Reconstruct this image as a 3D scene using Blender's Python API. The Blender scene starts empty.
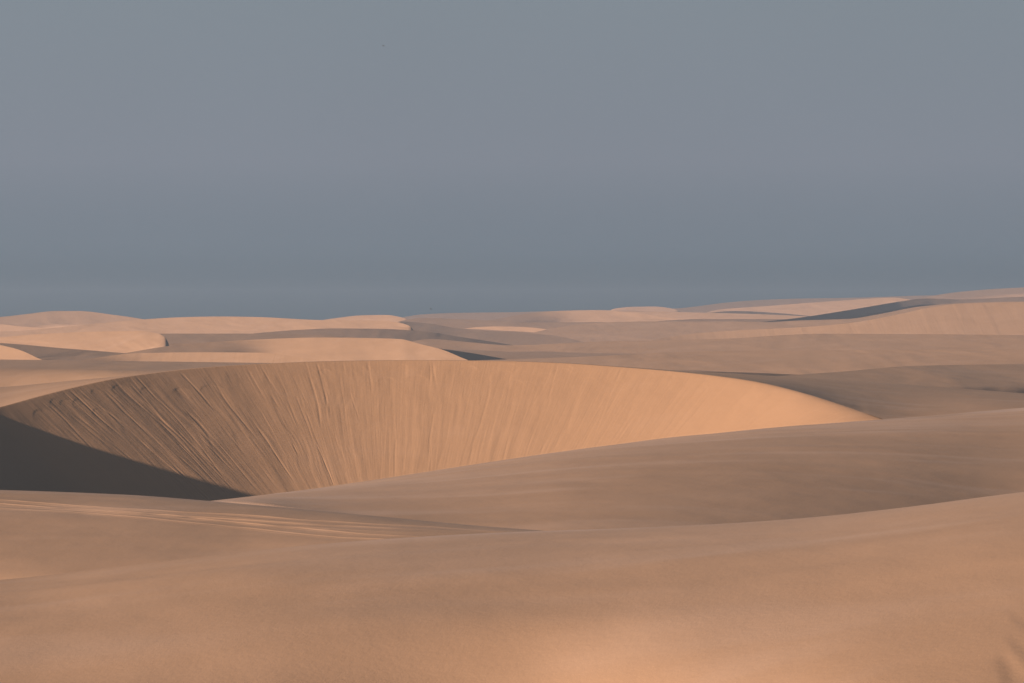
import bpy, math
import numpy as np

# ------------------------------------------------------------------ frame
F = 2900.0            # focal length in picture widths/1024
VH = 322.0            # row of the true horizon
R = math.radians
rng = np.random.default_rng(7)
SUN_EL, SUN_AZ = 12.2, 62.5     # elevation; azimuth to the left of 'straight behind the camera'
scene = bpy.context.scene
COL = scene.collection

# ------------------------------------------------------------------ maths helpers
def pchip(xs, ys, x):
    xs = np.asarray(xs, float); ys = np.asarray(ys, float)
    if len(xs) == 2:
        return np.interp(x, xs, ys)
    h = np.diff(xs); d = np.diff(ys) / h
    m = np.zeros(len(xs))
    for i in range(1, len(xs) - 1):
        if d[i-1] * d[i] > 0:
            w1 = 2*h[i] + h[i-1]; w2 = h[i] + 2*h[i-1]
            m[i] = (w1 + w2) / (w1/d[i-1] + w2/d[i])
    m[0] = d[0]; m[-1] = d[-1]
    xc = np.clip(x, xs[0], xs[-1])
    k = np.clip(np.searchsorted(xs, xc) - 1, 0, len(xs) - 2)
    t = (xc - xs[k]) / h[k]
    h00 = 2*t**3 - 3*t**2 + 1; h10 = t**3 - 2*t**2 + t
    h01 = -2*t**3 + 3*t**2;    h11 = t**3 - t**2
    return h00*ys[k] + h10*h[k]*m[k] + h01*ys[k+1] + h11*h[k]*m[k+1]

def smooth(a, s, step):
    n = int(3*s/step) + 1
    if s <= 0: return a
    k = np.exp(-0.5*(np.arange(-n, n+1)*step/s)**2); k /= k.sum()
    p = np.concatenate([np.full(n, a[0]), a, np.full(n, a[-1])])
    return np.convolve(p, k, mode='valid')

PXD = np.arange(-1500.0, 3200.0, 1.0)      # dense pixel columns for tables
def table(pts, s=4.0):
    pts = np.array(pts, float)
    return smooth(pchip(pts[:, 0], pts[:, 1], PXD), s, 1.0)

def value_noise(x, y, seed):
    r = np.random.default_rng(seed); T = r.random((256, 256))
    xi = np.floor(x).astype(int); yi = np.floor(y).astype(int)
    fx = x - xi; fy = y - yi
    fx = fx*fx*fx*(fx*(fx*6-15)+10); fy = fy*fy*fy*(fy*(fy*6-15)+10)
    a = T[xi & 255, yi & 255]; b = T[(xi+1) & 255, yi & 255]
    c = T[xi & 255, (yi+1) & 255]; d = T[(xi+1) & 255, (yi+1) & 255]
    return (a*(1-fx)*(1-fy) + b*fx*(1-fy) + c*(1-fx)*fy + d*fx*fy) * 2 - 1

def fbm(x, y, seed, octv=3):
    s = 0; a = 1.0
    for o in range(octv):
        s = s + a*value_noise(x*2**o + 17.3*o, y*2**o - 9.1*o, seed + o); a *= 0.5
    return s

def sstep(a, b, x):
    t = np.clip((x - a)/(b - a), 0, 1); return t*t*(3 - 2*t)

# ------------------------------------------------------------------ mesh
def make_mesh(name, grids, mat, label, uvs=None):
    """grids: list of (n,m,3) arrays, joined in one mesh object"""
    V = []; Q = []; U = []; off = 0
    for gi, G in enumerate(grids):
        n, m, _ = G.shape
        V.append(G.reshape(-1, 3))
        idx = np.arange(n*m).reshape(n, m) + off
        q = np.stack([idx[:-1, :-1], idx[1:, :-1], idx[1:, 1:], idx[:-1, 1:]], -1).reshape(-1, 4)
        p0, p1, p3 = V[-1][q[0, 0]-off], V[-1][q[0, 1]-off], V[-1][q[0, 3]-off]
        mid = q[len(q)//2] - off
        p0, p1, p3 = V[-1][mid[0]], V[-1][mid[1]], V[-1][mid[3]]
        if np.cross(p1-p0, p3-p0)[2] < 0: q = q[:, ::-1]
        Q.append(q); off += n*m
        if uvs is not None:
            U.append(uvs[gi].reshape(-1, 2))
    V = np.concatenate(V); Q = np.concatenate(Q)
    me = bpy.data.meshes.new(name)
    me.vertices.add(len(V)); me.vertices.foreach_set('co', V.astype(np.float32).ravel())
    me.loops.add(Q.size); me.loops.foreach_set('vertex_index', Q.astype(np.int32).ravel())
    me.polygons.add(len(Q)); me.polygons.foreach_set('loop_start', np.arange(0, Q.size, 4, dtype=np.int32))
    me.polygons.foreach_set('use_smooth', np.ones(len(Q), bool))
    if uvs is not None:
        U = np.concatenate(U)
        at = me.attributes.new('slide', 'FLOAT2', 'POINT')
        at.data.foreach_set('vector', U.astype(np.float32).ravel())
    me.update(calc_edges=True)
    me.materials.append(mat)
    o = bpy.data.objects.new(name, me); COL.objects.link(o)
    o['kind'] = 'structure'; o['label'] = label; o['category'] = 'dune' if name.startswith('dune') else name
    return o

# ------------------------------------------------------------------ materials
def nd(nt, t, **kw):
    n = nt.nodes.new(t)
    for k, v in kw.items(): setattr(n, k, v)
    return n

def sand_material(name, streaks=False, mottle=1.0, far=None, SAND=None):
    SAND = SAND or BASE
    m = bpy.data.materials.new(name); m.use_nodes = True
    nt = m.node_tree; L = nt.links
    for n in list(nt.nodes): nt.nodes.remove(n)
    out = nd(nt, 'ShaderNodeOutputMaterial'); b = nd(nt, 'ShaderNodeBsdfPrincipled')
    L.new(b.outputs[0], out.inputs[0])
    b.inputs['Roughness'].default_value = 0.9
    b.inputs['Specular IOR Level'].default_value = 0.15
    b.inputs['Sheen Weight'].default_value = 0.008; b.inputs['Sheen Roughness'].default_value = 0.35; b.inputs['Sheen Tint'].default_value = (.9, .85, .8, 1)
    b.inputs['Diffuse Roughness'].default_value = 0.0
    geo = nd(nt, 'ShaderNodeNewGeometry')
    # broad patches of paler / redder sand, stretched along the wind
    mp = nd(nt, 'ShaderNodeMapping'); mp.inputs['Scale'].default_value = (0.09, 0.05, 0.3)
    mp.inputs['Rotation'].default_value = (0, 0, R(20))
    L.new(geo.outputs['Position'], mp.inputs[0])
    n1 = nd(nt, 'ShaderNodeTexNoise'); n1.inputs['Scale'].default_value = 1.0; n1.inputs['Detail'].default_value = 4
    n1.inputs['Roughness'].default_value = 0.6; n1.inputs['Distortion'].default_value = 0.6
    L.new(mp.outputs[0], n1.inputs['Vector'])
    cr = nd(nt, 'ShaderNodeValToRGB')
    cr.color_ramp.elements[0].position = 0.3; cr.color_ramp.elements[1].position = 0.7
    c0 = np.array(SAND)*np.array([1-.07*mottle, 1-.07*mottle, 1-.06*mottle]); c1 = np.array(SAND)*np.array([1+.06*mottle, 1+.07*mottle, 1+.11*mottle])
    cr.color_ramp.elements[0].color = (*c0, 1); cr.color_ramp.elements[1].color = (*c1, 1)
    L.new(n1.outputs['Fac'], cr.inputs[0])
    # grains
    n2 = nd(nt, 'ShaderNodeTexNoise'); n2.inputs['Scale'].default_value = 9.0; n2.inputs['Detail'].default_value = 5
    n2.inputs['Roughness'].default_value = 0.75
    L.new(geo.outputs['Position'], n2.inputs['Vector'])
    mr = nd(nt, 'ShaderNodeMapRange'); mr.inputs['To Min'].default_value = 0.97; mr.inputs['To Max'].default_value = 1.03
    mr.inputs['From Min'].default_value = 0.25; mr.inputs['From Max'].default_value = 0.75
    L.new(n2.outputs['Fac'], mr.inputs['Value'])
    mul = nd(nt, 'ShaderNodeMix', data_type='RGBA', blend_type='MULTIPLY'); mul.inputs[0].default_value = 1.0
    L.new(cr.outputs[0], mul.inputs[6]); L.new(mr.outputs[0], mul.inputs[7])
    # pale drifting sand laid down in thin wisps across the wind
    mp6 = nd(nt, 'ShaderNodeMapping'); mp6.inputs['Scale'].default_value = (0.07, 0.24, 0.3); mp6.inputs['Rotation'].default_value = (0, 0, R(-14))
    L.new(geo.outputs['Position'], mp6.inputs[0])
    n6 = nd(nt, 'ShaderNodeTexNoise'); n6.inputs['Scale'].default_value = 1.0; n6.inputs['Detail'].default_value = 3
    n6.inputs['Roughness'].default_value = 0.5; n6.inputs['Distortion'].default_value = 1.0
    L.new(mp6.outputs[0], n6.inputs['Vector'])
    mr6 = nd(nt, 'ShaderNodeMapRange', interpolation_type='SMOOTHSTEP'); mr6.inputs['From Min'].default_value = 0.50; mr6.inputs['From Max'].default_value = 0.74
    mr6.inputs['To Max'].default_value = 0.20*mottle
    L.new(n6.outputs['Fac'], mr6.inputs['Value'])
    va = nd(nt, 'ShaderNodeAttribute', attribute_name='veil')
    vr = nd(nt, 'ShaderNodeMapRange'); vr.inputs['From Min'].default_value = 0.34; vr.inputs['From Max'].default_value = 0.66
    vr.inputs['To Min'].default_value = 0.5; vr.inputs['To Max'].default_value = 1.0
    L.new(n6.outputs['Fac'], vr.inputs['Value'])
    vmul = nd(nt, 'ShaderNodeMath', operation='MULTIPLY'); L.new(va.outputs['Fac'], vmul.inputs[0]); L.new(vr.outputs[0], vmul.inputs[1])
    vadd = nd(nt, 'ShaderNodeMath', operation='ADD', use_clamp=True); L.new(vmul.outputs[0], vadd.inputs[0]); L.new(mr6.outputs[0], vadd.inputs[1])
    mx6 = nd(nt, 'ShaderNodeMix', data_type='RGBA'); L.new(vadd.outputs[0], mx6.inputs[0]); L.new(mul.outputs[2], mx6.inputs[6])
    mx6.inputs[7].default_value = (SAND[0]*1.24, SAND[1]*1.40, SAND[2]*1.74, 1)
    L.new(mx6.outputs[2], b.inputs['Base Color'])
    # relief: soft wind-worked undulation + fine ripples
    n3 = nd(nt, 'ShaderNodeTexNoise'); n3.inputs['Scale'].default_value = 1.0; n3.inputs['Detail'].default_value = 3
    mp3 = nd(nt, 'ShaderNodeMapping'); mp3.inputs['Scale'].default_value = (0.35, 0.22, 0.5); mp3.inputs['Rotation'].default_value = (0, 0, R(-25))
    L.new(geo.outputs['Position'], mp3.inputs[0]); L.new(mp3.outputs[0], n3.inputs['Vector'])
    b1 = nd(nt, 'ShaderNodeBump'); b1.inputs['Distance'].default_value = 0.10; b1.inputs['Strength'].default_value = 0.6
    L.new(n3.outputs['Fac'], b1.inputs['Height'])
    b2 = nd(nt, 'ShaderNodeBump'); b2.inputs['Distance'].default_value = 0.012; b2.inputs['Strength'].default_value = 0.6
    L.new(n2.outputs['Fac'], b2.inputs['Height']); L.new(b1.outputs[0], b2.inputs['Normal'])
    last = b2
    if far:
        mp5 = nd(nt, 'ShaderNodeMapping'); mp5.inputs['Scale'].default_value = far[:3]; mp5.inputs['Rotation'].default_value = (0, 0, R(far[4]))
        L.new(geo.outputs['Position'], mp5.inputs[0])
        n5 = nd(nt, 'ShaderNodeTexNoise'); n5.inputs['Scale'].default_value = 1.0; n5.inputs['Detail'].default_value = 3
        n5.inputs['Distortion'].default_value = .5
        L.new(mp5.outputs[0], n5.inputs['Vector'])
        b5 = nd(nt, 'ShaderNodeBump'); b5.inputs['Distance'].default_value = far[3]; b5.inputs['Strength'].default_value = .7
        L.new(n5.outputs['Fac'], b5.inputs['Height']); L.new(last.outputs[0], b5.inputs['Normal'])
        last = b5
    if streaks:
        at = nd(nt, 'ShaderNodeAttribute', attribute_name='slide')
        for (sx, sy, dist, stg, wx) in ((2.6, 0.16, 0.04, 0.30, 0.5), (7.5, 0.40, 0.025, 0.38, 0.9)):
            mp4 = nd(nt, 'ShaderNodeMapping'); mp4.inputs['Scale'].default_value = (sx, sy, 1)
            L.new(at.outputs['Vector'], mp4.inputs[0])
            n4 = nd(nt, 'ShaderNodeTexNoise'); n4.inputs['Scale'].default_value = 1.0; n4.inputs['Detail'].default_value = 3
            n4.inputs['Distortion'].default_value = wx*.3
            L.new(mp4.outputs[0], n4.inputs['Vector'])
            bb = nd(nt, 'ShaderNodeBump'); bb.inputs['Distance'].default_value = dist; bb.inputs['Strength'].default_value = stg
            L.new(n4.outputs['Fac'], bb.inputs['Height']); L.new(last.outputs[0], bb.inputs['Normal'])
            last = bb
    L.new(last.outputs[0], b.inputs['Normal'])
    return m

BASE = (0.428, 0.257, 0.158)
M_SAND = sand_material('wind_blown_sand', mottle=1.35)
M_SLIP = sand_material('avalanched_sand', streaks=True, mottle=.4, SAND=(0.445, 0.255, 0.148))
M_FACE = sand_material('far_sand', mottle=.8, far=(.05, .012, .2, 1.1, 15))
M_FAR_SLIP = sand_material('far_slip_sand', mottle=.6, far=(.35, .02, .02, .2, 0))

# ------------------------------------------------------------------ generic dune ridge
def ridge(pts, y0, px0, g, D=30.0, Db=30.0, sb=0.35, kf=None, p=2.0, r=0.0, s=4.0, cols=None,
          rows=60, rowsb=16, label='', mat=None, extra=None, ytab=None, zmin=-14.0, dive=6.0, sink=5.0, endw=14.0, dl=.42, name='dune', only_arrays=False, veil=None):
    """pts: crest (column,row) seen from the tripod; g: (column, side slope gx, fore slope a)
    The crest's plan line is integrated so that the near face has the given slopes."""
    v = table(pts, s)
    Vt = -(v - VH)/F
    u = (PXD - 512)/F
    gt = np.array(g, float)
    gx = smooth(pchip(gt[:, 0], gt[:, 1], PXD), 12, 1.0) if len(gt) > 1 else np.full(len(PXD), gt[0, 1])
    a = smooth(pchip(gt[:, 0], gt[:, 2], PXD), 12, 1.0) if len(gt) > 1 else np.full(len(PXD), gt[0, 2])
    if ytab is None:
        dV = np.gradient(smooth(Vt, 6, 1.0), u)
        dln = (dV - gx)/np.maximum(a, 0.02)
        ln = np.concatenate([[0], np.cumsum((dln[1:] + dln[:-1])/2*np.diff(u))])
        ln -= np.interp(px0, PXD, ln)
        ln = np.clip(ln, -0.35, 0.6)
        yc = y0*np.exp(smooth(ln, 6, 1.0))
    else:
        yc = table(ytab, 15)
    if cols is None:
        x0, x1 = max(-500, pts[0][0]), min(1524, pts[-1][0])
        cols = np.arange(x0, x1 + 1, 3.0)
    c = lambda A: np.interp(cols, PXD, A)
    uc, ycc, Vc, ac = (cols-512)/F, c(yc), c(Vt), c(a)
    kc = c(table(kf, 25)) if kf else np.zeros(len(cols))
    t = np.linspace(0, 1, rows)
    d = D*t**1.8
    dd = np.sqrt(d**2 + r*r) - r
    Dl = np.minimum(D, ycc*dl)/D
    d = d[None, :]*Dl[:, None]
    dd = np.sqrt(d**2 + r*r) - r
    Y = ycc[:, None] - d
    Z = ycc[:, None]*Vc[:, None] - Vc[:, None]*d - ac[:, None]*dd - kc[:, None]*d**p
    if dive: Z = Z - dive*sstep(.82, 1, t)[None, :]**1.5
    e0 = sstep(0, 1, (cols - cols[0])/endw); e1 = sstep(0, 1, (cols[-1] - cols)/endw)
    tb = np.linspace(0, 1, rowsb)[1:]; db = Db*tb**1.6
    ddb = np.sqrt(db**2 + (r + .5)**2) - (r + .5)
    Yb = ycc[:, None] + db[None, :]
    Zb = ycc[:, None]*Vc[:, None] + Vc[:, None]*db[None, :] - sb*ddb[None, :]
    Y = np.concatenate([Yb[:, ::-1], Y], 1); Z = np.concatenate([Zb[:, ::-1], Z], 1)
    X = uc[:, None]*Y
    if cols[0] > -50: Z = Z - (1 - e0[:, None])*sink
    if cols[-1] < 1080: Z = Z - (1 - e1[:, None])*sink
    if extra is not None: Z = Z + extra(X, Y, cols[:, None] + 0*Y, ycc[:, None] - Y)
    Z = np.maximum(Z, zmin)
    G = np.stack([X, Y, Z], -1)
    if only_arrays: return G
    o = make_mesh(name, [G], mat or M_SAND, label)
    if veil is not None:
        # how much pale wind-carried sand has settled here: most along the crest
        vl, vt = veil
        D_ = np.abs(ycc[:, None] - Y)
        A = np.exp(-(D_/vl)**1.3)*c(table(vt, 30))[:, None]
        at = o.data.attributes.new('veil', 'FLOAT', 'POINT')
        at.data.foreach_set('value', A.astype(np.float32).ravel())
    return o

def ycols(a, b, step): return np.arange(a, b + step/2, step)

def und(amp, lx, ly, seed):
    """gentle natural unevenness that fades out at the crest"""
    def f(X, Y, P, d):
        w = sstep(0, 6, np.abs(d))
        return amp*w*fbm(X/lx, Y/ly, seed, 3)
    return f

# ------------------------------------------------------------------ NEAR: foreground swell
FGW = table([(-900, 0), (60, 0), (200, .016), (330, .040), (430, .062), (510, .076), (600, .052), (760, .016), (860, .002), (1024, 0), (1900, 0)], 30)
def fg_extra(X, Y, P, d):
    z = und(0.05, 7, 4, 3)(X, Y, P, d)
    w = np.interp(P, PXD, FGW)
    z = z - w*np.maximum(0, d - 12.5)**2
    # a few slide marks where the slope steepens at the right
    m = .55*(1 - sstep(1050, 1110, P))*sstep(998, 1016, P + 6*value_noise(d*1.3, d*0, 44))*sstep(14.0, 15.4, d + .5*value_noise(X*3, Y*0, 45))
    z = z - m*(.008 + .03*value_noise(X*5.5 + Y*.5, Y*.35, 46))
    return z
ridge([(-900, 625), (-400, 604), (0, 580), (150, 563), (300, 546), (400, 538), (480, 533.5), (540, 531), (620, 528.5), (700, 525), (800, 518.5), (900, 508), (1024, 492), (1400, 455), (1900, 428), (3200, 400)],
      50, 540, [(0, 0, .0), (230, 0, .008), (520, 0, .018), (1900, 0, .016)], ytab=[(-900, 50), (0, 51.8), (300, 51.5), (540, 51), (700, 50), (1024, 49), (3200, 48)],
      kf=[(-900, .0064), (0, .0062), (300, .0058), (540, .0055), (1024, .0054), (1900, .0055)], p=2.0, D=24, dl=.62, dive=0, Db=16, sb=.10, s=12, r=0,
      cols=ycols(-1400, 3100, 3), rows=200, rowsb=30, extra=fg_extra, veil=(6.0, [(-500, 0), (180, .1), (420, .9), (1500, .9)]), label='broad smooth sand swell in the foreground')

# ------------------------------------------------------------------ NEAR: flat shoulder with wheel tracks
L1C = [(-900, 470), (-400, 480), (0, 490), (130, 495), (215, 501.5), (300, 509), (400, 518.5), (480, 526), (560, 532), (700, 545), (900, 560)]
L1Y = [(-900, 112), (0, 97), (215, 92), (400, 84), (560, 78), (900, 70)]
L1K = [(-900, .0020), (0, .0023), (300, .0026), (560, .003), (900, .003)]
def row_to_y(rows_):
    dv = np.maximum(table(rows_, 10) - table(L1C, 6), .5)/F
    yc, k = table(L1Y, 15), table(L1K, 25)
    return yc - (-dv + np.sqrt(dv*dv + 4*k*dv*yc))/(2*k)
A_TR = row_to_y([(-300, 486), (0, 502.5), (128, 510.8), (200, 515.3), (317, 522.3), (434, 528.5), (490, 532), (560, 537), (900, 570)])
B_TR = row_to_y([(-300, 492), (0, 506.5), (128, 514), (200, 521), (278, 528.5), (356, 535), (403, 539), (560, 552), (900, 590)])
C_TR = row_to_y([(-300, 489), (0, 504.3), (128, 512.3), (200, 517.8), (300, 524.5), (400, 530.5), (520, 538), (900, 580)])
def tracks(X, Y, P, d):
    px = 512 + X/Y*F
    Z = np.zeros_like(Y)
    for T, amp, sp in ((A_TR, 1.0, .8), (B_TR, .9, .8), (C_TR, .45, .8)):
        yc = np.interp(px, PXD, T)
        for sgn in (-1, 1):
            e = Y - (yc + sgn*sp)
            w = .75 + .25*value_noise(X*.9, Y*0 + sgn*3.1 + amp*9, 5)
            Z += .5*amp*w*(1 - .55*sstep(260, 470, px))*(-.05*np.exp(-(e/.10)**2) + .03*np.exp(-((e-.26)/.11)**2) + .035*np.exp(-((e+.26)/.11)**2))
    return Z*sstep(0.5, 2.0, np.abs(d)) + und(0.03, 6, 4, 21)(X, Y, P, d)
ridge([(-900, 470), (-400, 480), (0, 490), (130, 495), (215, 501.5), (300, 509), (400, 518.5), (480, 526), (560, 532), (700, 545), (900, 560)],
      96, 0, [(0, 0, 0)], ytab=[(-900, 112), (0, 97), (215, 92), (400, 84), (560, 78), (900, 70)],
      kf=[(-900, .0020), (0, .0023), (300, .0026), (560, .003), (900, .003)], p=2.0, D=42, Db=12, sb=.40, s=6,
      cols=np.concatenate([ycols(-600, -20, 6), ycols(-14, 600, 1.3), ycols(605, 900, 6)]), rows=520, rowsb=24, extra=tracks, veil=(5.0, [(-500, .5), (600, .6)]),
      label='flat sand shoulder crossed by wheel tracks, in front of the shaded hollow')

# ------------------------------------------------------------------ NEAR: long ridge rising to the right
F3V = table([(-200, 105), (0, 98), (215, 92), (300, 88), (400, 84), (480, 80.5), (560, 77), (700, 70), (880, 62), (1024, 56), (1900, 48)], 8)
def f3x(X, Y, P, d):
    z = und(0.05, 9, 5, 33)(X, Y, P, d)
    # a second low edge just under the crest on the right
    w = sstep(560, 1000, P)
    yv = np.interp(P, PXD, F3V)
    return z - w*0.10*sstep(3, 6, d) - .16*np.maximum(0, yv - .5 - Y)
ridge([(-200, 535), (0, 518), (120, 509), (200, 502), (250, 496.5), (300, 490.5), (400, 476), (500, 460.5), (600, 446.5), (700, 435), (770, 428), (830, 423.5), (900, 418), (1024, 408), (1400, 380), (1900, 360)],
      120, 540, [(0, 0, .0)], dl=.66, ytab=[(-200, 75), (0, 85), (215, 98), (300, 111), (400, 122), (540, 132), (700, 142), (880, 152), (1024, 164), (1900, 190)],
      kf=[(-200, .001), (215, .0010), (300, .00103), (400, .00087), (480, .00081), (560, .00072), (700, .00065), (880, .00065), (1024, .00062), (1900, .0006)], p=2.0, D=104, Db=16, sb=.30, s=8,
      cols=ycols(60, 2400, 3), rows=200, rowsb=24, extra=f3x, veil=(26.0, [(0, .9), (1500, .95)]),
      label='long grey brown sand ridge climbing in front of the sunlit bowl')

# ------------------------------------------------------------------ THE BOWL (crescent dune, concave slip face)
BV = [(-220, 458), (-140, 441), (-80, 427.5), (-40, 416.5), (0, 407), (40, 396), (80, 386), (110, 379.5), (150, 373.5), (200, 368), (256, 364.2), (330, 361.3), (420, 360.2), (500, 361), (560, 363), (620, 367), (680, 372), (740, 379), (768, 384), (800, 392), (840, 404.5), (880, 418.5), (905, 427.5), (940, 436), (1100, 452)]
BY = [(-220, 105), (-140, 128), (-80, 150), (-40, 164), (0, 175), (60, 186), (110, 192), (150, 196), (200, 200), (256, 203), (330, 204.5), (420, 204), (520, 201), (620, 196), (680, 191), (740, 184), (800, 172), (840, 160), (880, 147), (905, 138), (940, 126), (1100, 100)]
GV = [(-900, 398), (-300, 394), (0, 387), (60, 382), (130, 375), (180, 369.7), (256, 364), (330, 361), (420, 360), (500, 360.8), (560, 362.7), (620, 366.5), (680, 370.5), (740, 374), (800, 377.5), (850, 380.5), (900, 384), (1024, 393), (1400, 420), (1900, 440)]
GY = [(-900, 260), (0, 240), (130, 226), (256, 206), (420, 206), (560, 203), (680, 215), (800, 232), (900, 240), (1024, 245), (1900, 260)]
def bowl():
    bv = table(BV, 5)
    bang = table([(-300, -88), (-200, -84), (-120, -84), (-60, -80), (-30, -67), (0, -55), (100, -47), (200, -33), (300, -15), (420, 2), (520, 11), (620, 23), (700, 32), (768, 50), (820, 66), (880, 80), (940, 84), (1100, 84)], 10)
    uu = (PXD - 512)/F; mm = np.tan(np.radians(-bang))
    dl = mm/(1 - mm*uu)
    ln = np.concatenate([[0], np.cumsum((dl[1:] + dl[:-1])/2*np.diff(uu))]); ln -= np.interp(420, PXD, ln)
    by = 204*np.exp(ln); by[PXD < -300] = np.interp(-300, PXD, by)
    print('brink y', [(p, round(float(np.interp(p, PXD, by)), 1)) for p in (-200, -100, 0, 100, 200, 420, 620, 740, 840, 880, 960)])
    gv, gy = table(GV, 5), table(GY, 14)
    gy = np.maximum(gy, by + 1.5)
    px = np.arange(-210, 960, .5)
    yb = np.interp(px, PXD, by); vb = np.interp(px, PXD, bv)
    xb = (px - 512)/F*yb; zb = -(vb - VH)/F*yb
    s = np.concatenate([[0], np.cumsum(np.hypot(np.diff(xb), np.diff(yb)))])
    S = np.arange(0, s[-1], .055)
    cx, cy, cz = (np.interp(S, s, q) for q in (xb, yb, zb))
    tx, ty = np.gradient(smooth(cx, 1.2, .055), S), np.gradient(smooth(cy, 1.2, .055), S)
    tx, ty = smooth(tx, 1.5, .055), smooth(ty, 1.5, .055)
    n = np.hypot(tx, ty); nx, ny = ty/n, -tx/n         # inward (towards camera / right-hand side of travel)
    nrow = 240
    d = 15.5*np.linspace(0, 1, nrow)**1.15
    ang = S[:, None]; 
    X = cx[:, None] + nx[:, None]*d; Y = cy[:, None] + ny[:, None]*d
    # slope: softer on the far right horn where the face dies out
    pxs = 512 + cx/cy*F
    sl = np.interp(pxs, [-200, 600, 760, 850, 900, 960], [.63, .63, .62, .55, .45, .4])
    rr = np.interp(pxs, [-200, 700, 800, 900], [.05, .05, .5, 2.0])
    dd = np.sqrt(d[None]**2 + rr[:, None]**2) - rr[:, None]
    drop = sl[:, None]*dd
    Z = cz[:, None] - drop
    floor = -13.2
    k = .6
    Z = floor + k*np.logaddexp(0, (Z - floor)/k)
    # avalanche tongues and grooves
    Sg, Dg = np.broadcast_arrays(S[:, None], d[None, :])
    disp = np.zeros_like(Z)
    fade = sstep(0.15, 1.2, Dg)
    wig = .5*value_noise(Sg*.15, Dg*.35, 61)
    disp += .010*fade*fbm((Sg + wig)*1.3, Dg*.10, 51, 3)
    disp += .014*fade*fbm((Sg + wig)*.45, Dg*.07, 55, 2)
    L = S[-1]
    leftw = np.interp(pxs, [-200, 330, 520, 700, 960], [.8, .85, .5, .25, .15])
    for i in range(900):
        s0 = rng.uniform(3, L - 3); w8 = np.interp(s0, S, leftw)
        if rng.random() > w8*1.2 or value_noise(np.array([s0*.16]), np.array([3.3]), 88)[0] < rng.uniform(-.7, .15): continue
        d0 = max(0.0, rng.uniform(-3.0, 9)); ln = rng.uniform(1.2, 6.5)*(1 if rng.random() < .75 else 1.6)
        wd = rng.uniform(.045, .10); dep = (.012 + .10*rng.random()**2.5)*min(1, w8)
        drift = rng.normal(.06, .05); cv = rng.normal(0, .012)
        i0 = max(0, int((s0 - 2.2)/.055)); i1 = min(len(S), int((s0 + 2.2)/.055))
        ss = Sg[i0:i1]; q = Dg[i0:i1] - d0
        path = s0 + drift*q + cv*q*q + .02*np.sin(q*1.7 + i)
        e = ss - path
        al = sstep(0, .7, q)*(1 - sstep(ln*.55, ln, q))
        disp[i0:i1] += al*dep*.22*(-np.exp(-(e/wd)**2) + .12*np.exp(-((e - 1.9*wd)/(1.1*wd))**2))
    # little scarps where slides broke away
    for i in range(70):
        s0 = rng.uniform(3, L - 3); w8 = np.interp(s0, S, leftw)
        d0 = rng.uniform(.1, 2.2); wd = rng.uniform(.3, .9)
        i0 = max(0, int((s0 - 2.5)/.055)); i1 = min(len(S), int((s0 + 2.5)/.055))
        e = (Sg[i0:i1] - s0)/wd; q = Dg[i0:i1] - d0 - .5*wd*e*e
        disp[i0:i1] -= w8*.02*np.exp(-e**4)*sstep(0, .15, q)*(1 - sstep(.3, 3.5, q))
    Z += disp
    inner = np.stack([X, Y, Z], -1)
    uv_i = np.stack([Sg, Dg], -1)
    # outside of the dune, from the brink over the crown and down the back
    cols = np.concatenate([ycols(-500, -215, 5), px[::3], ycols(965, 1500, 5)])
    ybc = np.interp(cols, PXD, by); vbc = np.interp(cols, PXD, bv)
    ygc = np.interp(cols, PXD, gy); vgc = np.interp(cols, PXD, gv)
    zbc = -(vbc - VH)/F*ybc; zgc = -(vgc - VH)/F*ygc
    nr = 46; t = np.linspace(0, 1, nr)
    Yo = ybc[:, None] + (ygc - ybc)[:, None]*t
    # profile that is tangent to the line of sight at the crown
    gc = -(vgc - VH)/F
    lin = zgc[:, None] - gc[:, None]*(ygc[:, None] - Yo)
    gap = (zbc - (zgc - gc*(ygc - ybc)))[:, None]
    gap = np.minimum(gap, -0.0)
    Zo = lin + gap*(1 - t)**1.6
    db = 60*np.linspace(0, 1, 24)[1:]**1.5
    Y2 = ygc[:, None] + db; Z2 = zgc[:, None] + gc[:, None]*db - .055*(np.sqrt(db**2 + 4) - 2)
    Yo = np.concatenate([Yo, Y2], 1); Zo = np.concatenate([Zo, Z2], 1)
    # let the foot of the right horn run out softly into the flat
    ui = np.arange(-500, 1501, 1.0); wt = np.concatenate([t, np.ones(Yo.shape[1] - nr)])
    for j in range(Yo.shape[1]):
        w = sstep(835, 885, cols)*sstep(0, .35, wt[j] + sstep(855, 895, cols))
        for A in (Yo, Zo):
            A[:, j] = A[:, j]*(1-w) + w*np.interp(cols, ui, smooth(np.interp(ui, cols, A[:, j]), 26, 1.0))
    Xo = ((cols - 512)/F)[:, None]*Yo
    Zo += .03*fbm(Xo/7, Yo/9, 71, 2)*sstep(0, 6, Yo - ybc[:, None])
    outer = np.stack([Xo, Yo, Zo], -1)
    uv_o = np.stack([Xo*.0, Yo*.0], -1)
    o = make_mesh('dune', [inner, outer], M_SLIP, 'great crescent dune with a curved sunlit slip face scored by sand slides', [uv_i, uv_o])
    o.data.materials.append(M_SAND)
    nf = (inner.shape[0]-1)*(inner.shape[1]-1)
    mi = np.zeros(len(o.data.polygons), np.int32); mi[nf:] = 1
    o.data.polygons.foreach_set('material_index', mi)
    return o
bowl()

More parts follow.
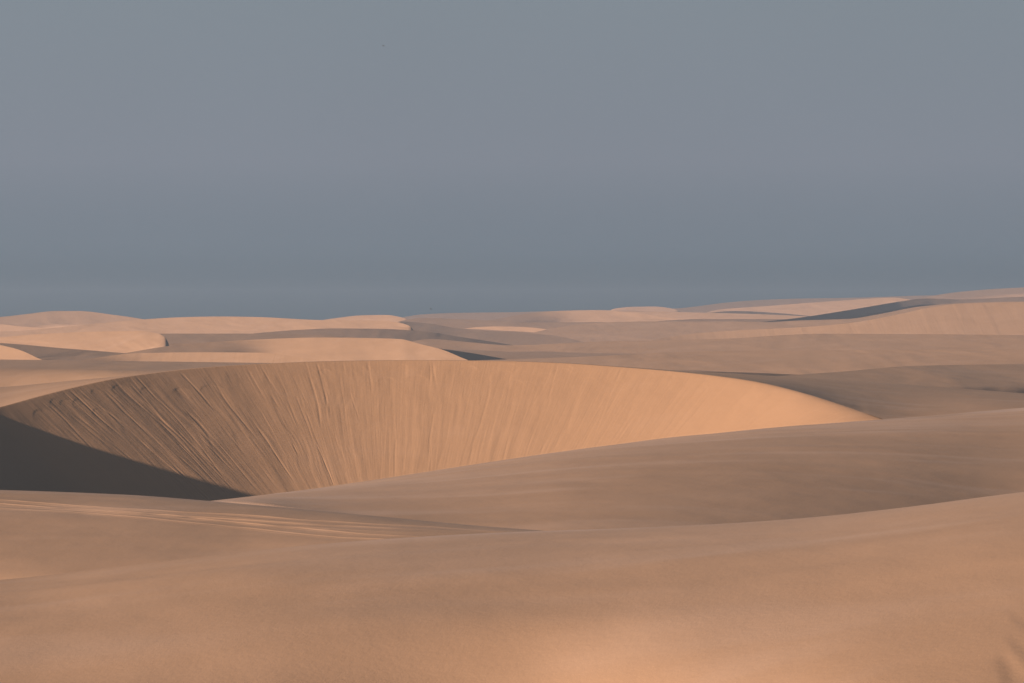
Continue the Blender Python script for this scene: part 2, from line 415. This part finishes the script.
# ------------------------------------------------------------------ MIDDLE AND FAR RIDGES
# (name order near -> far) pts, y0, px0, [(px, side slope, fore slope)], options
LIT = (0.34, 0.34); MID = (0.10, 0.14); FLAT = (0.0, 0.06); GREY = (-0.07, 0.06); DARK = (-0.22, 0.08); BLACK = (-0.36, 0.10)
def T(t, px=0): return [(px, t[0], t[1])]
FAR = [
 # dark sliver behind the right horn
 dict(pts=[(640, 372), (700, 371.6), (740, 372.3), (800, 374.8), (850, 377.2), (885, 380.5), (930, 386), (960, 392)], y0=262, px0=700, g=T(DARK), D=12, Db=20, sb=.2, label='thin shaded lip of sand behind the right end of the crescent dune'),
 # dim brown swell at the right
 dict(pts=[(700, 383), (780, 376), (850, 371), (900, 366.5), (950, 365), (1024, 364), (1200, 362), (1500, 372)], y0=300, px0=860, g=[(750, -.1, .06), (900, -.05, .04), (1500, -.04, .04)], D=72, dive=2.0, Db=25, sb=.12, label='dim brown swell of sand at the right, beyond the crescent dune'),
 # left plain behind the crescent
 dict(pts=[(-700, 357), (-300, 358), (0, 359.5), (120, 361), (256, 362.8), (400, 366), (560, 372)], y0=390, px0=0, g=T((0.0, .012)), D=110, Db=60, sb=.03, rows=60, label='pale level sand behind the left side of the crescent dune'),
 dict(pts=[(-900, 330), (-200, 330), (-60, 337), (0, 345), (20, 350), (42, 360), (70, 370)], y0=412, px0=0, g=T(LIT), D=14, Db=30, label='small bright wedge of sunlit sand at the left edge'),
 dict(pts=[(50, 368), (85, 359.5), (105, 356.5), (132, 353.4), (200, 352.3), (256, 352.6), (300, 357), (330, 362), (360, 368)], y0=440, px0=200, g=[(90, -.05, .1), (150, .2, .3), (360, .28, .34)], D=14, Db=20, label='low orange slip face striped by slides, left of the middle', mat='F'),
 dict(pts=[(-700, 330), (-200, 338), (0, 343), (60, 348), (128, 353.5), (170, 358), (210, 364)], y0=470, px0=0, g=T((-.09, .07)), D=40, Db=30, label='shaded slope below the bright patch at the left'),
 dict(pts=[(80, 360), (120, 354), (165, 346.5), (200, 343), (256, 339.5), (320, 337.5), (400, 339), (420, 344), (442, 349.5), (465, 359), (490, 368)], y0=500, px0=200, g=[(100, .0, .10), (225, .02, .12), (275, .30, .28), (480, .34, .32)], D=30, Db=25, sb=.5, s=3, label='bright dune face tapering to a point behind the crescent dune'),
 dict(pts=[(362, 352), (376, 344.6), (400, 344.8), (425, 347), (465, 352), (500, 358), (518, 361.3), (550, 368)], y0=540, px0=400, g=T((-.36, .2)), D=20, Db=30, label='dark shaded wedge at the tip of the bright dune face'),
 # wide mid plain on the right
 dict(pts=[(380, 372), (440, 362), (520, 359), (600, 356), (680, 352), (760, 350.5), (860, 350), (1024, 349.5), (1500, 348)], y0=485, px0=700, g=T((.08, .07)), D=110, Db=60, sb=.02, label='wide lit brown flat at the right, nearer half'),
 dict(pts=[(360, 352), (400, 344), (430, 339), (470, 342.3), (512, 345.3), (560, 343.5), (600, 341.5), (680, 340), (740, 338), (768, 336), (820, 333.7), (900, 334), (1024, 335), (1500, 337)], y0=665, px0=512, g=[(380, .02, .06), (520, .10, .08), (800, .09, .08), (1500, .06, .08)], D=140, Db=60, sb=.03, label='wide grey brown flat in the middle distance'),
 dict(pts=[(130, 350), (190, 341), (230, 336), (256, 333.2), (300, 329.8), (330, 328.4), (380, 328.8), (420, 331), (460, 336.8), (512, 345), (550, 352)], y0=770, px0=300, g=[(150, -.04, .10), (330, -.06, .1), (430, -.15, .1), (550, -.32, .1)], D=40, Db=30, s=3, label='long grey shaded back of a dune left of the middle'),
 dict(pts=[(-700, 335), (-200, 340), (0, 337), (40, 334), (100, 331.5), (140, 331), (160, 334), (168, 340), (173, 349), (180, 360)], y0=600, px0=60, g=[(0, .34, .32), (135, .34, .32), (162, .02, .2)], D=26, Db=30, s=2.5, label='bright pink dune face with a rounded right end, at the left'),
 dict(pts=[(100, 336), (150, 333.6), (200, 333.6), (256, 333.6), (320, 335), (380, 340)], y0=640, px0=200, g=T((-.02, .07)), D=40, Db=30, label='grey sand hollow between two bright faces at the left'),
 dict(pts=[(600, 358), (635, 345), (658, 338.8), (680, 335.4), (700, 333), (740, 330.2), (768, 328.9), (800, 327.3), (850, 323), (900, 314), (930, 307.5), (960, 303.8), (1024, 302), (1200, 300), (1500, 303)], y0=760, px0=800, g=[(630, .0, .1), (730, .18, .28), (800, .2, .34), (1000, .12, .34), (1500, .1, .3)], D=40, Db=40, label='long orange slip face rising to the right edge', mat='F'),
 dict(pts=[(440, 352), (480, 345), (512, 338), (540, 331), (570, 325.6), (600, 322.8), (640, 321.5), (720, 321.4), (768, 322), (800, 320.4), (850, 318.8), (880, 314), (920, 306.5), (960, 303.2), (1024, 301.5), (1500, 302)], y0=960, px0=700, g=[(440, .06, .08), (560, .12, .09), (1500, .07, .09)], D=130, Db=60, sb=.05, label='pale pinkish flat behind the orange slip face'),
 dict(pts=[(385, 322), (400, 321.6), (425, 323), (460, 328.6), (485, 330.8), (512, 332.2), (550, 335), (580, 341), (605, 350)], y0=985, px0=400, g=[(380, -.20, .08), (440, -.08, .07), (520, 0, .06), (640, 0, .06)], D=90, Db=40, sb=.1, s=3, label='grey slope with a dark upper edge near the middle'),
 dict(pts=[(445, 334), (465, 328.6), (480, 327), (500, 326.4), (530, 327.4), (550, 330.2), (565, 336)], y0=1080, px0=500, g=T((.4, .34)), D=12, Db=20, s=2.5, label='thin bright lens of sunlit sand near the middle'),
 dict(pts=[(40, 345), (100, 324.5), (140, 319.7), (180, 317.3), (220, 316.5), (256, 317), (320, 320), (380, 320.6), (402, 323.2), (414, 328), (424, 336)], y0=900, px0=250, g=[(0, .26, .3), (424, .32, .3)], D=40, Db=40, s=3, label='long pink dune on the skyline, left of the middle'),
 dict(pts=[(-700, 330), (0, 331.6), (60, 327.2), (100, 323.2), (130, 320.4), (160, 320), (200, 330)], y0=960, px0=60, g=T((.22, .3)), D=30, Db=30, s=3, label='low pink ridge under the left skyline hump'),
 dict(pts=[(380, 330), (400, 321), (420, 318), (470, 319.5), (540, 322.5), (600, 322), (640, 326)], y0=1150, px0=450, g=T((.04, .07)), D=120, Db=40, sb=.05, label='hazy grey flat near the middle skyline'),
 dict(pts=[(-700, 322), (0, 324.3), (20, 326.4), (45, 328.5), (70, 333)], y0=1050, px0=0, g=T((.36, .3)), D=20, Db=30, s=2, label='thin bright strip of sand under the left skyline hump'),
 dict(pts=[(600, 330), (660, 321), (700, 319), (760, 319), (820, 320), (860, 322)], y0=1130, px0=760, g=T((-.06, .14)), D=60, Db=40, label='grey hollow under the pink dunes on the right skyline'),
 dict(pts=[(740, 324), (780, 320), (800, 317.6), (840, 311.5), (870, 306.5), (900, 301.5), (925, 298.5), (960, 299.4), (1024, 296.6), (1500, 290)], y0=1120, px0=850, g=[(760, -.42, .10), (870, -.38, .10), (925, -.20, .09), (980, -.06, .08), (1500, -.08, .08)], D=40, Db=30, s=3, label='dark shaded slip face under the right skyline'),
 dict(pts=[(-900, 326), (-200, 325), (0, 317), (30, 313.7), (55, 311), (80, 311), (110, 314.4), (140, 318.6), (170, 325)], y0=1200, px0=50, g=[(-200, .02, .15), (140, .22, .2)], D=40, Db=40, label='low hump on the skyline at the left'),
 dict(pts=[(300, 324), (335, 318.2), (365, 315.2), (388, 315), (402, 317.5), (420, 324)], y0=1200, px0=370, g=T((.36, .3)), D=30, Db=30, s=3, label='small bright hump on the skyline left of the middle'),
 dict(pts=[(470, 324), (500, 318.3), (530, 313.3), (560, 310.8), (600, 310.1), (630, 312), (660, 316.3), (692, 321), (730, 326)], y0=1300, px0=600, g=[(480, .0, .1), (535, .05, .12), (575, .32, .3), (700, .34, .3)], D=40, Db=30, s=3, label='bright tongue of a far dune at the middle skyline'),
 dict(pts=[(560, 314), (600, 311.2), (650, 311.5), (700, 312.6), (760, 314.2), (815, 317), (850, 322)], y0=1380, px0=700, g=T((.26, .28)), D=16, Db=30, s=3, label='thin bright crest between grey hollows on the right'),
 dict(pts=[(640, 318), (700, 313.5), (735, 311), (770, 312.5), (810, 316), (850, 320)], y0=1540, px0=730, g=T((-.2, .1)), D=40, Db=30, s=3, label='grey blue sliver of shaded far sand on the right'),
 dict(pts=[(690, 318), (720, 309.5), (760, 306.5), (800, 303.5), (850, 300), (893, 297.6), (912, 300), (940, 308)], y0=1640, px0=800, g=T((.34, .3)), D=40, Db=30, s=3, label='pink dune sloping up to the dark face on the right skyline'),
 dict(pts=[(860, 310), (900, 302), (925, 297.4), (950, 293), (990, 289.3), (1024, 287.4), (1200, 282), (1500, 285)], y0=1720, px0=950, g=T((.06, .12)), D=40, Db=30, label='high rounded dune at the right end of the skyline'),
 dict(pts=[(380, 324), (400, 318), (420, 314.6), (460, 312.8), (512, 312.2), (560, 311), (620, 310.6), (680, 313), (720, 320)], y0=1750, px0=500, g=T((.04, .07)), D=120, Db=50, label='pale grey far dune along the middle skyline'),
 dict(pts=[(600, 311), (630, 306.9), (655, 306.5), (672, 308.5), (690, 313)], y0=1800, px0=640, g=T((.3, .3)), D=20, Db=30, s=3, label='tiny bright peak on the middle skyline'),
 dict(pts=[(600, 316), (640, 309.8), (680, 308.2), (700, 306), (720, 303.3), (760, 300), (800, 298.6), (840, 298), (880, 297), (930, 295.4), (1000, 295), (1500, 290)], y0=1950, px0=750, g=T((.0, .08)), D=120, Db=50, label='farthest hazy dune along the right skyline'),
]
for f in FAR:
    f = dict(f)
    mt = f.pop('mat', None)
    y = f['y0']
    w = f['pts'][-1][0] - f['pts'][0][0]
    f.setdefault('rows', 50)
    x0, x1 = max(-700, f['pts'][0][0]), min(1700, f['pts'][-1][0])
    f['cols'] = np.arange(x0, x1 + .1, 2.0)
    sc_ = y/60.0
    f.setdefault('extra', und(0.012*sc_**.5, 2.2*sc_, 1.4*sc_, int(y)))
    ridge(mat=M_FAR_SLIP if mt else M_FACE, **f)

# ------------------------------------------------------------------ the ground underneath, out to the horizon
ang = np.linspace(-R(75), R(75), 160)
rad = np.concatenate([np.linspace(0.5, 40, 20), np.geomspace(45, 2600, 90)])
A_, R_ = np.meshgrid(ang, rad, indexing='ij')
X = R_*np.sin(A_); Y = R_*np.cos(A_)
Zg = -10 - 4*np.exp(-((Y-150)/60)**2) + 3*sstep(280, 600, R_) + 1.2*fbm(X/60, Y/90, 91, 3)*sstep(60, 300, R_)
Z_near = -2.1 - R_*0.09
Zg = np.where(R_ < 60, np.maximum(Zg, -9), Zg)
g = make_mesh('ground', [np.stack([X, Y, Zg], -1)], M_SAND, 'open desert sand between and beyond the dunes')
# sand behind the tripod
ang = np.linspace(R(75), R(285), 60); rad = np.concatenate([[0.5], np.geomspace(5, 600, 30)])
A_, R_ = np.meshgrid(ang, rad, indexing='ij')
Zb_ = -9 + .6*fbm(R_*np.sin(A_)/50 + 9, R_*np.cos(A_)/50, 95, 2)*sstep(30, 100, R_)
make_mesh('ground', [np.stack([R_*np.sin(A_), R_*np.cos(A_), Zb_ - .01], -1)], M_SAND, 'open desert sand behind the viewpoint')

# ------------------------------------------------------------------ two distant birds
def bird_mesh(span):
    mb = bpy.data.meshes.new('bird')
    s = span/2
    # body: tapered spindle; wings: thin swept plates with thickness; tail
    V = []; Fc = []
    n = 8
    prof = [(-.55, .01), (-.42, .07), (-.2, .13), (.05, .15), (.28, .11), (.4, .085), (.5, .075), (.6, .02)]
    for (y, r_) in prof:
        for k in range(n):
            a_ = 2*math.pi*k/n
            V.append((r_*s*math.cos(a_), y*s, r_*s*.9*math.sin(a_)))
    for i in range(len(prof)-1):
        for k in range(n):
            Fc.append((i*n+k, i*n+(k+1) % n, (i+1)*n+(k+1) % n, (i+1)*n+k))
    Fc.append(tuple(range(n))[::-1]); Fc.append(tuple((len(prof)-1)*n + k for k in range(n)))
    for sg in (-1, 1):
        sect = [(.08, .22, -.22, .04, .03), (.45, .24, -.10, .22, .022), (.8, .12, -.12, .20, .014), (1.0, -.10, -.2, .12, .006)]
        b0 = len(V)
        for (x, yf, yb, z, t) in sect:
            for (yy, zz) in ((yf, z), ((yf+yb)/2, z+t), (yb, z), ((yf+yb)/2, z-t)):
                V.append((sg*x*s, yy*s, zz*s))
        for i in range(3):
            for k in range(4):
                q = (b0+i*4+k, b0+i*4+(k+1) % 4, b0+(i+1)*4+(k+1) % 4, b0+(i+1)*4+k)
                Fc.append(q if sg > 0 else q[::-1])
        Fc.append((b0, b0+1, b0+2, b0+3)); Fc.append((b0+12, b0+13, b0+14, b0+15))
    b0 = len(V)
    for (x, y, z) in ((-.05, -.4, .01), (.05, -.4, .01), (.13, -.75, 0), (-.13, -.75, 0), (-.05, -.4, -.02), (.05, -.4, -.02), (.13, -.75, -.015), (-.13, -.75, -.015)):
        V.append((x*s, y*s, z*s))
    for q in ((0, 1, 2, 3), (7, 6, 5, 4), (0, 4, 5, 1), (1, 5, 6, 2), (2, 6, 7, 3), (3, 7, 4, 0)): Fc.append(tuple(b0+i for i in q))
    mb.from_pydata(V, [], Fc); mb.update()
    return mb
MB = bpy.data.materials.new('dark_feathers'); MB.use_nodes = True
bb = MB.node_tree.nodes['Principled BSDF']; bb.inputs['Roughness'].default_value = .8
nz = MB.node_tree.nodes.new('ShaderNodeTexNoise'); nz.inputs['Scale'].default_value = 20
rp = MB.node_tree.nodes.new('ShaderNodeValToRGB'); rp.color_ramp.elements[0].color = (.02, .018, .016, 1); rp.color_ramp.elements[1].color = (.07, .06, .05, 1)
MB.node_tree.links.new(nz.outputs[0], rp.inputs[0]); MB.node_tree.links.new(rp.outputs[0], bb.inputs['Base Color'])
for (px, v, y, span, rot, lab) in ((383.5, 46, 260, .34, 70, 'small dark bird flying high in the grey blue sky'), (431, 309, 420, .55, 75, 'small dark bird flying just above the skyline dunes')):
    me = bird_mesh(span); me.materials.append(MB)
    o = bpy.data.objects.new('bird', me); COL.objects.link(o)
    o.location = ((px-512)/F*y, y, -(v - VH)/F*y); o.rotation_euler = (R(5), R(18), R(rot))
    o['label'] = lab; o['category'] = 'bird'; o['group'] = 'birds flying over the dunes'

# ------------------------------------------------------------------ haze
def box(name, lo, hi):
    me = bpy.data.meshes.new(name)
    v = [(x, y, z) for x in (lo[0], hi[0]) for y in (lo[1], hi[1]) for z in (lo[2], hi[2])]
    me.from_pydata(v, [], [(0, 1, 3, 2), (4, 6, 7, 5), (0, 4, 5, 1), (2, 3, 7, 6), (0, 2, 6, 4), (1, 5, 7, 3)])
    o = bpy.data.objects.new(name, me); COL.objects.link(o); return o
HAZE = 0.00036
hz = box('haze', (-2700, -700, -17), (2700, 2700, 30))
hz['kind'] = 'stuff'; hz['label'] = 'pale dusty air over the desert'; hz['category'] = 'haze'
mh = bpy.data.materials.new('dusty_air'); mh.use_nodes = True
for n in list(mh.node_tree.nodes): mh.node_tree.nodes.remove(n)
ho = mh.node_tree.nodes.new('ShaderNodeOutputMaterial'); hv = mh.node_tree.nodes.new('ShaderNodeVolumePrincipled')
hv.inputs['Color'].default_value = (.38, .49, .66, 1); hv.inputs['Density'].default_value = HAZE; hv.inputs['Anisotropy'].default_value = 0.1
mh.node_tree.links.new(hv.outputs[0], ho.inputs['Volume'])
hz.data.materials.append(mh)

# ------------------------------------------------------------------ sky and sun
# direction towards the sun
sx, sy, sz = -math.cos(R(SUN_EL))*math.sin(R(SUN_AZ)), -math.cos(R(SUN_EL))*math.cos(R(SUN_AZ)), math.sin(R(SUN_EL))
w = bpy.data.worlds.new('World'); scene.world = w; w.use_nodes = True
nt = w.node_tree; L = nt.links
for n in list(nt.nodes): nt.nodes.remove(n)
wo = nd(nt, 'ShaderNodeOutputWorld'); bg = nd(nt, 'ShaderNodeBackground'); sky = nd(nt, 'ShaderNodeTexSky')
sky.sky_type = 'NISHITA'; sky.sun_disc = False; sky.sun_elevation = R(SUN_EL)
sky.sun_rotation = math.atan2(sx, sy)
sky.air_density = 1.0; sky.dust_density = 1.0; sky.ozone_density = 1.0
SKY_STR = 0.056
bg.inputs['Strength'].default_value = SKY_STR
tc = nd(nt, 'ShaderNodeTexCoord'); sep = nd(nt, 'ShaderNodeSeparateXYZ'); L.new(tc.outputs['Generated'], sep.inputs[0])
# bank of dull blue-grey haze low in the sky
BANK0 = (0.002, 0.030, 0.040); BANKM = (0.130, 0.146, 0.172); BANK1 = (0.132, 0.155, 0.177)      # radiance at the horizon / a few degrees up
rp = nd(nt, 'ShaderNodeValToRGB'); rp.color_ramp.interpolation = 'LINEAR'
e = rp.color_ramp.elements
e[0].position = 0.0; e[0].color = (*[c/SKY_STR/4 for c in BANK0], 1)
e[1].position = 0.11; e[1].color = (*[c/SKY_STR/4 for c in BANK1], 1)
em = rp.color_ramp.elements.new(0.055); em.color = (*[c/SKY_STR/4 for c in BANKM], 1)
em2 = rp.color_ramp.elements.new(0.025); em2.color = (*[c/SKY_STR/4 for c in (0.091, 0.115, 0.138)], 1)
L.new(sep.outputs['Z'], rp.inputs[0])
cl = nd(nt, 'ShaderNodeTexNoise'); cl.inputs['Scale'].default_value = 7.0; cl.inputs['Detail'].default_value = 2
L.new(tc.outputs['Generated'], cl.inputs['Vector'])
cm = nd(nt, 'ShaderNodeMapRange'); cm.inputs['To Min'].default_value = 3.86; cm.inputs['To Max'].default_value = 4.14
L.new(cl.outputs['Fac'], cm.inputs['Value'])
vm = nd(nt, 'ShaderNodeVectorMath', operation='SCALE'); L.new(rp.outputs[0], vm.inputs[0]); L.new(cm.outputs[0], vm.inputs['Scale'])
mf = nd(nt, 'ShaderNodeMapRange', interpolation_type='SMOOTHSTEP'); mf.inputs['From Min'].default_value = 0.12; mf.inputs['From Max'].default_value = 0.34
L.new(sep.outputs['Z'], mf.inputs['Value'])
mx = nd(nt, 'ShaderNodeMix', data_type='RGBA'); L.new(mf.outputs[0], mx.inputs[0]); L.new(vm.outputs[0], mx.inputs[6]); L.new(sky.outputs[0], mx.inputs[7])
L.new(mx.outputs[2], bg.inputs['Color']); L.new(bg.outputs[0], wo.inputs[0])

ld = bpy.data.lights.new('sun', 'SUN'); ld.energy = 4.75; ld.angle = R(0.55); ld.color = (1.0, .80, .62)
lo = bpy.data.objects.new('sun', ld); COL.objects.link(lo)
from mathutils import Vector
lo.rotation_euler = Vector((sx, sy, sz)).to_track_quat('Z', 'Y').to_euler()
lo.location = (-30, -20, 20)

# ------------------------------------------------------------------ camera
cd = bpy.data.cameras.new('camera'); cam = bpy.data.objects.new('camera', cd); COL.objects.link(cam)
cd.sensor_width = 36; cd.lens = 36*F/1024
cd.clip_start = 0.5; cd.clip_end = 20000
cam.location = (0, 0, 0)
cam.rotation_euler = (R(90) - math.atan((341.5 - VH)/F), 0, 0)
scene.camera = cam

vs = scene.view_settings
vs.view_transform = 'Standard'; vs.look = 'None'; vs.gamma = 1; vs.exposure = 0.72; vs.use_curve_mapping = False
scene.cycles.use_denoising = True
scene.cycles.max_bounces = 6; scene.cycles.diffuse_bounces = 0; scene.cycles.volume_bounces = 1
scene.cycles.sample_clamp_indirect = 4
